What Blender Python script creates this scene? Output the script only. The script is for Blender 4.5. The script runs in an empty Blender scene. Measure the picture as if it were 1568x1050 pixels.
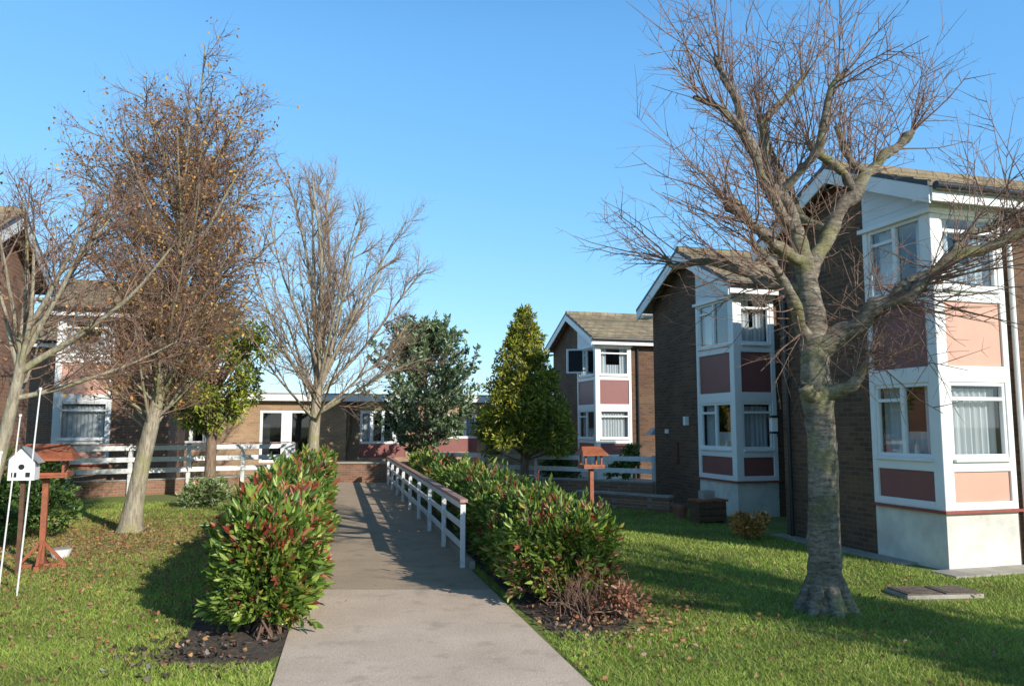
import bpy, math, random
import numpy as np
from mathutils import Vector, noise
random.seed(7); rng=np.random.default_rng(7)
sc=bpy.context.scene
COL=sc.collection
# ---------------------------------------------------------------- helpers
def link(o,parent=None):
    COL.objects.link(o)
    if parent: o.parent=parent
    return o
def empty(name,loc=(0,0,0),rot=0):
    o=bpy.data.objects.new(name,None); o.location=loc; o.rotation_euler=(0,0,rot); o.empty_display_size=.3
    return link(o)
class NT:
    def __init__(s,name):
        s.m=bpy.data.materials.new(name); s.m.use_nodes=True; s.t=s.m.node_tree
        s.b=s.t.nodes['Principled BSDF']; s.out=s.t.nodes['Material Output']
    def n(s,typ,**k):
        nd=s.t.nodes.new(typ)
        for a,v in k.items(): setattr(nd,a,v)
        return nd
    def l(s,a,b): s.t.links.new(a,b)
    def mix(s,fac,a,b,mode='MIX'):
        nd=s.t.nodes.new('ShaderNodeMix'); nd.data_type='RGBA'; nd.blend_type=mode
        for i,x in ((0,fac),(6,a),(7,b)):
            if hasattr(x,'is_output'): s.l(x,nd.inputs[i])
            elif i==0: nd.inputs[0].default_value=x
            else: nd.inputs[i].default_value=(*x,1)
        return nd.outputs[2]
    def noise(s,vec,scale,detail=4,rough=.6):
        nd=s.t.nodes.new('ShaderNodeTexNoise'); nd.inputs['Scale'].default_value=scale
        nd.inputs['Detail'].default_value=detail; nd.inputs['Roughness'].default_value=rough
        if vec is not None: s.l(vec,nd.inputs['Vector'])
        return nd.outputs['Fac']
    def ramp(s,fac,p0,p1,c0=(0,0,0),c1=(1,1,1)):
        nd=s.t.nodes.new('ShaderNodeValToRGB'); e=nd.color_ramp.elements
        e[0].position=p0;e[1].position=p1;e[0].color=(*c0,1);e[1].color=(*c1,1)
        s.l(fac,nd.inputs[0]); return nd.outputs[0]
    def obj(s):
        return s.t.nodes.new('ShaderNodeTexCoord').outputs['Object']
    def scale(s,vec,sc):
        nd=s.t.nodes.new('ShaderNodeMapping'); nd.inputs['Scale'].default_value=sc; s.l(vec,nd.inputs[0]); return nd.outputs[0]
    def bump(s,h,strength=.3,dist=.01):
        nd=s.t.nodes.new('ShaderNodeBump'); nd.inputs['Strength'].default_value=strength; nd.inputs['Distance'].default_value=dist
        s.l(h,nd.inputs['Height']); s.l(nd.outputs[0],s.b.inputs['Normal'])
    def base(s,c):
        if hasattr(c,'is_output'): s.l(c,s.b.inputs['Base Color'])
        else: s.b.inputs['Base Color'].default_value=(*c,1)
    def rough(s,r): s.b.inputs['Roughness'].default_value=r

def simple(name,col,rough=.6,var=.25,scale=6,bump=.0,dark=None):
    t=NT(name); o=t.obj()
    f=t.noise(o,scale,6)
    d=dark or tuple(c*(1-var) for c in col)
    l=tuple(min(1,c*(1+var*.5)) for c in col)
    t.base(t.ramp(f,.3,.7,d,l)); t.rough(rough)
    if bump: t.bump(t.noise(o,scale*8,4),bump,.01)
    return t.m
def brick_mat(name,c1,c2,mort,flat=False):
    t=NT(name); o=t.obj()
    sp=t.n('ShaderNodeSeparateXYZ'); t.l(o,sp.inputs[0])
    ad=t.n('ShaderNodeMath',operation='ADD'); t.l(sp.outputs[0],ad.inputs[0]); t.l(sp.outputs[1],ad.inputs[1])
    cb=t.n('ShaderNodeCombineXYZ'); t.l(ad.outputs[0],cb.inputs[0]); t.l(sp.outputs[2],cb.inputs[1])
    br=t.n('ShaderNodeTexBrick'); br.inputs['Scale'].default_value=1
    br.inputs['Brick Width'].default_value=.225; br.inputs['Row Height'].default_value=.075
    br.inputs['Mortar Size'].default_value=.008; br.inputs['Mortar Smooth'].default_value=.2; br.inputs['Bias'].default_value=-.1
    br.inputs['Color1'].default_value=(*c1,1); br.inputs['Color2'].default_value=(*c2,1); br.inputs['Mortar'].default_value=(*mort,1)
    t.l(cb.outputs[0],br.inputs['Vector'])
    f=t.ramp(t.noise(o,.9,6),.3,.75,(.72,.72,.72),(1.15,1.12,1.08))
    g=t.ramp(t.noise(o,30,3),.3,.7,(.8,.8,.8),(1.15,1.15,1.15))
    t.base(t.mix(1,t.mix(1,br.outputs['Color'],f,'MULTIPLY'),g,'MULTIPLY')); t.rough(.9)
    inv=t.n('ShaderNodeMath',operation='SUBTRACT'); inv.inputs[0].default_value=1; t.l(br.outputs['Fac'],inv.inputs[1])
    t.bump(inv.outputs[0],.6,.008)
    return t.m
def tile_mat(name,c1,c2):
    t=NT(name); o=t.obj()
    br=t.n('ShaderNodeTexBrick'); br.inputs['Scale'].default_value=1
    br.inputs['Brick Width'].default_value=.32; br.inputs['Row Height'].default_value=.26
    br.inputs['Mortar Size'].default_value=.012
    br.inputs['Color1'].default_value=(*c1,1); br.inputs['Color2'].default_value=(*c2,1); br.inputs['Mortar'].default_value=(*[c*.35 for c in c1],1)
    t.l(o,br.inputs['Vector'])
    f=t.ramp(t.noise(o,2.5,7,.7),.35,.7,(.6,.6,.58),(1.2,1.2,1.15))
    t.base(t.mix(1,br.outputs['Color'],f,'MULTIPLY')); t.rough(.9)
    return t.m
def foliage_mat(name,trans=.3,rough=.45):
    t=NT(name)
    at=t.n('ShaderNodeAttribute',attribute_name='tint')
    t.base(at.outputs['Color']); t.rough(rough)
    if trans:
        tr=t.n('ShaderNodeBsdfTranslucent'); t.l(at.outputs['Color'],tr.inputs[0])
        mx=t.n('ShaderNodeMixShader'); mx.inputs[0].default_value=trans
        t.l(t.b.outputs[0],mx.inputs[1]); t.l(tr.outputs[0],mx.inputs[2]); t.l(mx.outputs[0],t.out.inputs[0])
    return t.m
def bark_mat(name,c0,c1,moss=None,band=False):
    t=NT(name); o=t.obj()
    v=t.scale(o,(4,4,18) if band else (14,14,3))
    f=t.noise(v,1.6,8,.7)
    c=t.ramp(f,.35,.65,c0,c1)
    if moss: c=t.mix(t.ramp(t.noise(o,2.2,4),.5,.68),c,moss)
    if band:
        c=t.mix(1,c,t.ramp(t.noise(o,1.4,6,.7),.35,.65,(.6,.58,.55),(1.15,1.15,1.12)),'MULTIPLY')
        c=t.mix(1,c,t.ramp(t.noise(o,26,5,.7),.35,.6,(.62,.6,.58),(1.12,1.12,1.1)),'MULTIPLY')
    t.base(c); t.rough(.9); t.bump(f,1.0,.03)
    return t.m
# materials
M={}
M['brick']=brick_mat('dark_brown_brick',(.19,.096,.05),(.105,.052,.031),(.16,.13,.10))
M['brick_tan']=brick_mat('tan_brick',(.50,.32,.17),(.36,.21,.115),(.46,.38,.29))  # tan brick of the long low block
M['brick_red']=brick_mat('red_brown_brick',(.36,.18,.105),(.25,.12,.08),(.33,.27,.22))
M['white']=simple('white_painted_wood',(.88,.87,.84),.45,.05,3)
M['fwhite']=simple('weathered_white_paint',(.84,.82,.79),.6,.18,9)
M['clad']=simple('white_cladding',(.76,.77,.77),.5,.1,2)
M['pink']=simple('salmon_and_sunlit_panel',(.68,.38,.28),.55,.08,2)  # also bay fronts, with sunlight put into the colour
M['maroon']=simple('maroon_and_shaded_panel',(.27,.095,.085),.5,.1,2)  # also bay side panels, with their shade put into the colour
M['render']=simple('painted_render_plinth',(.74,.70,.62),.9,.25,2.5,.4)
M['tile']=tile_mat('roof_tiles',(.36,.28,.18),(.26,.20,.135))
M['black']=simple('black_gutter',(.02,.02,.022),.4,.2,3)
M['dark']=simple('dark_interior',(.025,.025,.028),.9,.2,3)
M['wood']=simple('stained_red_wood',(.36,.11,.05),.6,.35,12,.2)
M['woodbrown']=simple('brown_wood',(.14,.07,.038),.7,.35,12,.2)
M['concrete']=simple('grey_concrete',(.42,.38,.32),.9,.3,3,.3)
M['railtop']=simple('worn_red_rail_top',(.50,.27,.21),.6,.35,15)
M['iron']=simple('rusty_iron_cover',(.17,.13,.10),.7,.4,20,.5)
M['metal']=simple('galvanised_metal',(.4,.41,.42),.4,.2,10)
M['sillred']=simple('red_tile_sill',(.32,.075,.05),.6,.2,12)
t=NT('window_glass'); tr=t.n('ShaderNodeBsdfTransparent'); tr.inputs[0].default_value=(.86,.9,.92,1)
gl=t.n('ShaderNodeBsdfGlossy'); gl.inputs['Roughness'].default_value=.02
lw=t.n('ShaderNodeLayerWeight'); lw.inputs[0].default_value=.5
pw=t.n('ShaderNodeMath',operation='POWER'); t.l(lw.outputs['Facing'],pw.inputs[0]); pw.inputs[1].default_value=3
ad=t.n('ShaderNodeMath',operation='ADD',use_clamp=True); t.l(pw.outputs[0],ad.inputs[0]); ad.inputs[1].default_value=.09
mx=t.n('ShaderNodeMixShader'); t.l(ad.outputs[0],mx.inputs[0]); t.l(tr.outputs[0],mx.inputs[1]); t.l(gl.outputs[0],mx.inputs[2]); t.l(mx.outputs[0],t.out.inputs[0])
M['glass']=t.m
t=NT('net_curtain'); t.base((.84,.85,.84)); t.rough(.9); tr=t.n('ShaderNodeBsdfTranslucent'); tr.inputs[0].default_value=(.7,.7,.7,1)
mx=t.n('ShaderNodeMixShader'); mx.inputs[0].default_value=.25; t.l(t.b.outputs[0],mx.inputs[1]); t.l(tr.outputs[0],mx.inputs[2]); t.l(mx.outputs[0],t.out.inputs[0])
M['curtain']=t.m
M['leaf']=foliage_mat('foliage_leaf',.3,.36)
M['leafdry']=foliage_mat('dry_leaf',.3,.8)
M['grass']=foliage_mat('grass_blade',.22,.7)
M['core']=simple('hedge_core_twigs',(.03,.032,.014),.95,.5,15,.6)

class MB:
    def __init__(s): s.v=[];s.f=[];s.m=[];s.mats=[]
    def mi(s,k):
        if k not in s.mats: s.mats.append(k)
        return s.mats.index(k)
    def box(s,x0,x1,y0,y1,z0,z1,k):
        if x0>x1:x0,x1=x1,x0
        if y0>y1:y0,y1=y1,y0
        b=len(s.v); s.v+=[(x0,y0,z0),(x1,y0,z0),(x1,y1,z0),(x0,y1,z0),(x0,y0,z1),(x1,y0,z1),(x1,y1,z1),(x0,y1,z1)]
        for f in ((3,2,1,0),(4,5,6,7),(0,1,5,4),(1,2,6,5),(2,3,7,6),(3,0,4,7)):
            s.f.append(tuple(b+i for i in f)); s.m.append(s.mi(k))
    def prism_x(s,poly,x0,x1,k):   # poly in yz
        b=len(s.v);n=len(poly)
        s.v+=[(x0,y,z) for y,z in poly]+[(x1,y,z) for y,z in poly]
        s.f.append(tuple(b+i for i in range(n)));s.m.append(s.mi(k))
        s.f.append(tuple(b+n+i for i in reversed(range(n))));s.m.append(s.mi(k))
        for i in range(n):
            j=(i+1)%n; s.f.append((b+i,b+n+i,b+n+j,b+j)); s.m.append(s.mi(k))
    def poly(s,pts,k):
        b=len(s.v); s.v+=list(pts); s.f.append(tuple(range(b,b+len(pts)))); s.m.append(s.mi(k))
    def beam(s,a,b_,w,h,k):
        a=Vector(a);b_=Vector(b_);d=(b_-a).normalized()
        up=Vector((0,0,1)) if abs(d.z)<.95 else Vector((0,1,0))
        r=d.cross(up).normalized()*w/2; u=r.cross(d).normalized()*h/2
        b=len(s.v)
        for p in (a,b_):
            for q in (-r-u,r-u,r+u,-r+u): s.v.append(tuple(p+q))
        for f in ((3,2,1,0),(4,5,6,7),(0,1,5,4),(1,2,6,5),(2,3,7,6),(3,0,4,7)):
            s.f.append(tuple(b+i for i in f)); s.m.append(s.mi(k))
    def cyl(s,a,b_,r0,r1,k,n=12):
        a=Vector(a);b_=Vector(b_);d=(b_-a).normalized()
        up=Vector((0,0,1)) if abs(d.z)<.95 else Vector((0,1,0))
        r=d.cross(up).normalized(); u=r.cross(d)
        b=len(s.v)
        for p,rr in ((a,r0),(b_,r1)):
            for i in range(n):
                an=2*math.pi*i/n; s.v.append(tuple(p+(r*math.cos(an)+u*math.sin(an))*rr))
        for i in range(n):
            j=(i+1)%n; s.f.append((b+i,b+j,b+n+j,b+n+i)); s.m.append(s.mi(k))
        s.f.append(tuple(b+i for i in reversed(range(n))));s.m.append(s.mi(k))
        s.f.append(tuple(b+n+i for i in range(n)));s.m.append(s.mi(k))
    def obj(s,name,parent=None,bevel=0,loc=None,rot=None,mirror=False):
        me=bpy.data.meshes.new(name)
        v=[(-x,y,z) for x,y,z in s.v] if mirror else s.v
        f=[tuple(reversed(q)) for q in s.f] if mirror else s.f
        me.from_pydata(v,[],f)
        for k in s.mats: me.materials.append(M[k])
        me.polygons.foreach_set('material_index',s.m); me.update()
        o=bpy.data.objects.new(name,me); link(o,parent)
        if bevel:
            md=o.modifiers.new('bevel','BEVEL'); md.width=bevel; md.segments=1; md.limit_method='ANGLE'
        if loc: o.location=loc
        if rot is not None: o.rotation_euler=(0,0,rot)
        return o
def np_mesh(name,V,F,mat,tint=None,parent=None,smooth=False):
    me=bpy.data.meshes.new(name)
    c=F.shape[1]
    me.vertices.add(len(V)); me.vertices.foreach_set('co',V.astype(np.float32).ravel())
    me.loops.add(F.size); me.loops.foreach_set('vertex_index',F.astype(np.int32).ravel())
    me.polygons.add(len(F)); me.polygons.foreach_set('loop_start',np.arange(0,F.size,c,dtype=np.int32))
    me.polygons.foreach_set('loop_total',np.full(len(F),c,dtype=np.int32))
    if smooth: me.polygons.foreach_set('use_smooth',np.ones(len(F),dtype=bool))
    me.update(calc_edges=True)
    if tint is not None:
        a=me.attributes.new('tint','FLOAT_COLOR','POINT')
        C=np.ones((len(V),4),dtype=np.float32); C[:,:3]=tint; a.data.foreach_set('color',C.ravel())
    me.materials.append(mat)
    o=bpy.data.objects.new(name,me); return link(o,parent)
def unit(a): return a/np.maximum(np.linalg.norm(a,axis=-1,keepdims=True),1e-6)
def leaves(name,C,D,L,W,tint,mat,parent=None,fold=.25):
    n=len(C); D=unit(D); r=unit(rng.normal(size=(n,3))); S=unit(np.cross(D,r)); U=np.cross(S,D)
    L=np.broadcast_to(np.asarray(L,float),(n,))[:,None]; W=np.broadcast_to(np.asarray(W,float),(n,))[:,None]
    up=U*W*fold
    P=np.stack([C, C+D*L*.33+S*W*.5+up, C+D*L*.72+S*W*.36+up-U*L*.05, C+D*L-U*L*.12, C+D*L*.72-S*W*.36+up-U*L*.05, C+D*L*.33-S*W*.5+up],1)
    V=P.reshape(-1,3); b=np.arange(n)[:,None]*6
    F=np.concatenate([b+np.array([[0,1,2,3]]),b+np.array([[0,3,4,5]])],0)
    return np_mesh(name,V,F,mat,np.repeat(tint,6,0),parent)
def pick(n,cols,w,jit=.2):
    cols=np.array(cols); i=rng.choice(len(cols),n,p=np.array(w)/sum(w))
    return np.clip(cols[i]*(1+rng.normal(size=(n,1))*jit),.005,.9)
class Tubes:
    def __init__(s): s.g={}
    def add(s,pts,rad,sides):
        s.g.setdefault((len(pts),sides),[]).append((pts,rad))
    def build(s,name,mat,parent=None):
        Vs=[];Fs=[];off=0
        for (n,k),lst in s.g.items():
            P=np.array([[tuple(p) for p in a[0]] for a in lst],float); R=np.array([a[1] for a in lst],float)
            T=np.gradient(P,axis=1); T=unit(T)
            d=unit(P[:,-1]-P[:,0]); ref=np.where(np.abs(d[:,2:3])>.7,np.array([[1,.2,0]]),np.array([[0,0,1.]]))
            A=unit(np.cross(T,np.broadcast_to(ref[:,None],T.shape))); B=np.cross(T,A)
            an=np.arange(k)*2*np.pi/k
            RR=np.broadcast_to(R[:,:,None,None],(len(lst),n,k,1)).copy()
            if k>=12: RR*=1+.035*rng.normal(size=RR.shape)
            ring=P[:,:,None]+RR*(A[:,:,None]*np.cos(an)[None,None,:,None]+B[:,:,None]*np.sin(an)[None,None,:,None])
            m=len(lst); Vs.append(ring.reshape(-1,3))
            idx=off+np.arange(m*n*k).reshape(m,n,k)
            a=idx[:,:-1];b=idx[:,1:]
            q=np.stack([a,np.roll(a,-1,2),np.roll(b,-1,2),b],-1).reshape(-1,4); Fs.append(q)
            off+=m*n*k
        return np_mesh(name,np.concatenate(Vs),np.concatenate(Fs),mat,None,parent,smooth=True)
def rv(): return Vector((random.gauss(0,1),random.gauss(0,1),random.gauss(0,1)))
def grow(T,tips,pos,d,L,r,lev,P):
    n=P['seg'][lev]; pts=[pos.copy()]; dd=d.normalized(); dirs=[dd.copy()]
    for i in range(n):
        dd=(dd+rv()*P['wob'][lev]+Vector((0,0,P['trop'][lev]))).normalized()
        pos=pos+dd*(L/n); pts.append(pos.copy()); dirs.append(dd.copy())
    tip=P['tip'][lev]
    rad=[r*(1+(tip-1)*i/n) for i in range(n+1)]
    T.add(pts,rad,P['sides'][lev])
    if lev>=P['max']-1: tips+= [(pts[j],dirs[j],lev) for j in range(1,n+1)]
    if lev<P['max']:
        nc=P['nc'][lev]*(min(1.4,L/P['ref']) if lev==0 and 'ref' in P else 1); nc=max(1,int(nc*random.uniform(.75,1.25)))
        for c in range(nc):
            t=P['t0'][lev]+(1-P['t0'][lev])*((c+random.random())/nc)
            f=t*n; i=min(int(f),n-1); q=pts[i].lerp(pts[i+1],f-i)
            base=dirs[i]; ax=base.cross(rv()).normalized()
            an=math.radians(random.uniform(*P['ang'][lev]))
            cd=base*math.cos(an)+ax*math.sin(an)
            cl=P['len'][lev+1]*random.uniform(.6,1.2)*(1-P['fall'][lev]*t)
            grow(T,tips,q,cd,cl,min(P['rad'][lev+1],rad[i]*.8)*random.uniform(.8,1.1),lev+1,P)
# ---------------------------------------------------------------- camera / light
cam=bpy.data.cameras.new('camera'); co=bpy.data.objects.new('camera',cam); link(co)
co.location=(0,0,1.9); co.rotation_euler=(math.radians(96),0,0); cam.lens=18; cam.sensor_width=23.6; cam.clip_end=2000; cam.clip_start=.05
sc.camera=co
az=Vector((.68,-.73,0)).normalized(); el=math.radians(24)
S=Vector((az.x*math.cos(el),az.y*math.cos(el),math.sin(el)))
sl=bpy.data.lights.new('sun','SUN'); sl.energy=5.0; sl.angle=math.radians(.5); sl.color=(1,.95,.85)
so=bpy.data.objects.new('sun',sl); link(so); so.rotation_euler=S.to_track_quat('Z','Y').to_euler(); so.location=(20,-20,20)
w=bpy.data.worlds.new('World'); sc.world=w; w.use_nodes=True
nt=w.node_tree; bg=nt.nodes['Background']; sky=nt.nodes.new('ShaderNodeTexSky'); sky.sky_type='NISHITA'; sky.sun_disc=False
sky.sun_elevation=el; sky.sun_rotation=math.atan2(az.x,az.y); sky.air_density=1.0; sky.dust_density=.1; sky.ozone_density=1.5
sx_=nt.nodes.new('ShaderNodeSeparateColor'); cb_=nt.nodes.new('ShaderNodeCombineColor'); nt.links.new(sky.outputs[0],sx_.inputs[0])
# deeper blue towards the zenith
tcn=nt.nodes.new('ShaderNodeTexCoord'); sz_=nt.nodes.new('ShaderNodeSeparateXYZ'); nt.links.new(tcn.outputs['Generated'],sz_.inputs[0])
mr=nt.nodes.new('ShaderNodeMapRange'); mr.interpolation_type='SMOOTHSTEP'; mr.inputs[1].default_value=.42; mr.inputs[2].default_value=.85; mr.inputs[3].default_value=1; mr.inputs[4].default_value=.15
nt.links.new(sz_.outputs[2],mr.inputs[0])
for i,(g,m) in enumerate(((.80,1.0),(.58,2.16),(.42,3.85))):
    a=nt.nodes.new('ShaderNodeMath'); a.operation='POWER'; a.inputs[1].default_value=g; nt.links.new(sx_.outputs[i],a.inputs[0])
    c=nt.nodes.new('ShaderNodeMath'); c.operation='MULTIPLY'; c.inputs[1].default_value=m; nt.links.new(a.outputs[0],c.inputs[0])
    d=nt.nodes.new('ShaderNodeMath'); d.operation='MULTIPLY'; nt.links.new(c.outputs[0],d.inputs[0]); nt.links.new(mr.outputs[0],d.inputs[1]); nt.links.new(d.outputs[0],cb_.inputs[i])
nt.links.new(cb_.outputs[0],bg.inputs[0]); bg.inputs[1].default_value=.15
sc.view_settings.view_transform='Standard'; sc.view_settings.look='None'; sc.view_settings.exposure=0
# ---------------------------------------------------------------- ground
def pathL(y): return -1.76-.2005*(y-5.95)
def pathR(y):
    if y<10.2: return .58-.245*(y-5.95)
    return -.461-.2266*(y-10.2)
t=NT('lawn_ground'); o=t.obj()
c=t.ramp(t.noise(o,1.1,6),.35,.7,(.16,.21,.03),(.25,.29,.055))
c=t.mix(t.ramp(t.noise(o,.35,5),.5,.7),c,(.26,.23,.08))
c=t.mix(1,c,t.ramp(t.noise(o,40,3),.3,.7,(.6,.6,.6),(1.2,1.2,1.2)),'MULTIPLY')
t.base(c); t.rough(.95); t.bump(t.noise(o,60,4),.6,.02); M['lawn']=t.m
b=MB(); b.poly([(-600,-600,0),(600,-600,0),(600,900,0),(-600,900,0)],'lawn'); b.obj('ground')
def path_mat(name,c0,c1,asp):
    t=NT(name); o=t.obj()
    c=t.ramp(t.noise(o,1.3,6),.3,.7,c0,c1)
    c=t.mix(1,c,t.ramp(t.noise(o,70,3,.8),.32,.68,(1-asp,)*3,(1+asp,)*3),'MULTIPLY')
    st=t.ramp(t.noise(o,3.2,5),.55,.75); c=t.mix(st,c,tuple(x*.78 for x in c0))
    c=t.mix(t.ramp(t.noise(o,140,2),.68,.74),c,tuple(x*.3 for x in c0))
    t.base(c); t.rough(.92); t.bump(t.noise(o,100,3),.6,.006); M[name]=t.m
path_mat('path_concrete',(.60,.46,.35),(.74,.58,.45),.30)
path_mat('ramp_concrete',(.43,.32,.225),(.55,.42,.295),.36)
path_mat('paving',(.28,.26,.22),(.36,.34,.29),.2)
b=MB()
def strip(ys,fl,fr,z,k):
    for i in range(len(ys)-1):
        y0,y1=ys[i],ys[i+1]; b.poly([(fl(y0),y0,z),(fr(y0),y0,z),(fr(y1),y1,z),(fl(y1),y1,z)],k)
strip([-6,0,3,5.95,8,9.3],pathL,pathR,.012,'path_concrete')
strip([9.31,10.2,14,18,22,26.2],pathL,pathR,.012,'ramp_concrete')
b.poly([(-16,26.2,.008),(14,26.2,.008),(14,60,.008),(-16,60,.008)],'paving')
b.obj('path')
b=MB()
a0=Vector((pathR(10.6)+.03,10.6,0)); a1=Vector((pathR(26)+.03,26,0))
b.beam(a0+Vector((0,0,.05)),a1+Vector((0,0,.05)),.07,.12,'concrete'); b.obj('path_kerb',bevel=.008)
t=NT('bed_soil'); o=t.obj(); t.base(t.ramp(t.noise(o,9,8,.75),.35,.7,(.045,.032,.022),(.18,.13,.095))); t.rough(1); t.bump(t.noise(o,25,6),1,.04); M['soil']=t.m
LH=[(-2.23,7.25),(-2.68,9),(-3.32,12),(-4.3,16),(-5.95,24.2)]
RH=[(.64,8.45),(.25,10.2),(-.2,12.5),(-1.05,16.5),(-2.7,24)]
def lerp_path(pl,t):
    f=t*(len(pl)-1); i=min(int(f),len(pl)-2); f-=i
    return (pl[i][0]*(1-f)+pl[i+1][0]*f, pl[i][1]*(1-f)+pl[i+1][1]*f)
def bed(name,pl,wl,wr,ext):
    b=MB(); L=[];R=[]
    n=60
    for i in range(n+1):
        x,y=lerp_path(pl,i/n)
        e=1 if i>0 else .3
        L.append((x-wl*e*(1+.25*noise.noise((i*.7,1,0))),y-(ext if i==0 else 0),.006)); R.append((x+wr*e*(1+.25*noise.noise((i*.7,5,0))),y-(ext if i==0 else 0),.006))
    for i in range(n): b.poly([L[i],R[i],R[i+1],L[i+1]],'soil')
    return b.obj(name)
bed('flower_bed_soil',LH,.85,.5,1.0); bed('flower_bed_soil',RH,.55,.75,1.3)
ncl=260; C=np.stack([rng.normal(-2.75,.35,ncl),rng.normal(6.7,.35,ncl),np.full(ncl,.01)],1); C2=np.stack([rng.normal(.7,.4,ncl),rng.normal(7.7,.35,ncl),np.full(ncl,.01)],1)
C=np.concatenate([C,C2]); keep=~((C[:,0]>-1.76-.2005*(C[:,1]-5.95)-.03)&(C[:,0]<.58-.245*(C[:,1]-5.95)+.03)); C=C[keep]
D=rng.normal(size=C.shape); leaves('soil_clods',C,D,rng.uniform(.02,.06,len(C)),rng.uniform(.02,.05,len(C)),pick(len(C),[(.10,.075,.055),(.20,.16,.12),(.35,.32,.28)],[7,2,.5]),M['leafdry'],fold=.8)
# ---------------------------------------------------------------- grass blades
def onpath(x,y):
    pl=-1.76-.2005*(y-5.95); pr=np.where(y<10.2,.58-.245*(y-5.95),-.461-.2266*(y-10.2))
    return (x>pl-.02)&(x<pr+.04)
def ingrass(x,y):
    ok=~onpath(x,y)
    lx=np.interp(y,[p[1] for p in LH],[p[0] for p in LH]); rx=np.interp(y,[p[1] for p in RH],[p[0] for p in RH])
    ok&=~((y>6.45)&(x>lx-.7)&(x<lx+.7)); ok&=~((y>7.4)&(x>rx-.6)&(x<rx+.7))
    ok&=~((x-4.72)**2/.36+(y-9.0)**2/.09<1)
    return ok
n=620000
y=4.6+(rng.random(n)**1.9)*15; x=(rng.random(n)*2-1)*(.72*y+.6)
ok=ingrass(x,y)&(x>-11)
th=math.radians(16.3); ex=np.array([math.cos(th),math.sin(th)]); dy=np.array([-math.sin(th),math.cos(th)])
for cx,cy,xm in ((5.74,10.5,-.35),(4.69,16.4,-.6)):
    lx=(x-cx)*ex[0]+(y-cy)*ex[1]; ly=(x-cx)*dy[0]+(y-cy)*dy[1]; ok&=~((lx>xm)&(ly>-.45))
# thin, worn patches
wear=np.sin(x*2.3+1.1*np.sin(y*1.1))*np.sin(y*2.7+np.cos(x*1.9))+.5*np.sin(x*6.1)*np.sin(y*5.3+x)
ok&=~((wear>.85)&(rng.random(n)<.55))
x=x[ok];y=y[ok]; n=len(x)
hgt=(.014+.026*rng.random(n))*(1+.03*y); wd=(.0045+.004*rng.random(n))*(.6+.09*y)
an=rng.random(n)*6.283; lean=rng.normal(size=(n,2))*.75
base=np.stack([x,y,np.zeros(n)],1); sx=np.stack([np.cos(an)*wd/2,np.sin(an)*wd/2,np.zeros(n)],1)
tip=base+np.stack([lean[:,0]*hgt,lean[:,1]*hgt,hgt],1)
V=np.stack([base-sx,base+sx,tip],1).reshape(-1,3); F=np.arange(3*n).reshape(-1,3)
tint=pick(n,[(.29,.39,.055),(.38,.46,.08),(.19,.28,.045),(.52,.45,.18)],[5,4,3,1.7],.2)
pn=np.sin(x*1.7+np.sin(y*1.3)*2)*np.sin(y*1.9+np.sin(x*.9))+.6*np.sin(x*4.1+y*2.3)*np.sin(y*3.7-x)
tint=tint*(1+.2*pn[:,None])
wl=np.exp(-((x+6.6)**2/5+(y-13)**2/9))*.75
brn=(rng.random(n)<wl)[:,None]; tint=np.where(brn,np.array([[.34,.25,.10]])*(1+rng.normal(size=(n,1))*.2),tint)
np_mesh('grass',V,F,M['grass'],np.repeat(np.clip(tint,.01,.9),3,0))
def fallen(cx,cy,sx,sy,n):
    return np.stack([cx+rng.normal(size=n)*sx,cy+rng.normal(size=n)*sy,.02+.03*rng.random(n)],1)
pts=np.concatenate([fallen(-6.8,13,1.6,2.2,4200),fallen(1.1,8.1,.45,.8,520),fallen(-2.8,6.9,.5,.5,100),fallen(2.6,7.8,1.6,1.6,330),fallen(-4.8,8.2,1.4,1.5,600),fallen(.9,10.5,.6,1.6,160)])
k=onpath(pts[:,0],pts[:,1]); pts=pts[~k|(rng.random(len(pts))<.05)]
D=rng.normal(size=pts.shape); D[:,2]*=.25
leaves('fallen_leaves',pts,D,rng.uniform(.03,.06,len(pts)),rng.uniform(.02,.04,len(pts)),pick(len(pts),[(.42,.19,.09),(.50,.28,.12),(.28,.12,.07),(.46,.28,.2)],[4,3,3,2]),M['leafdry'])
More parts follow.
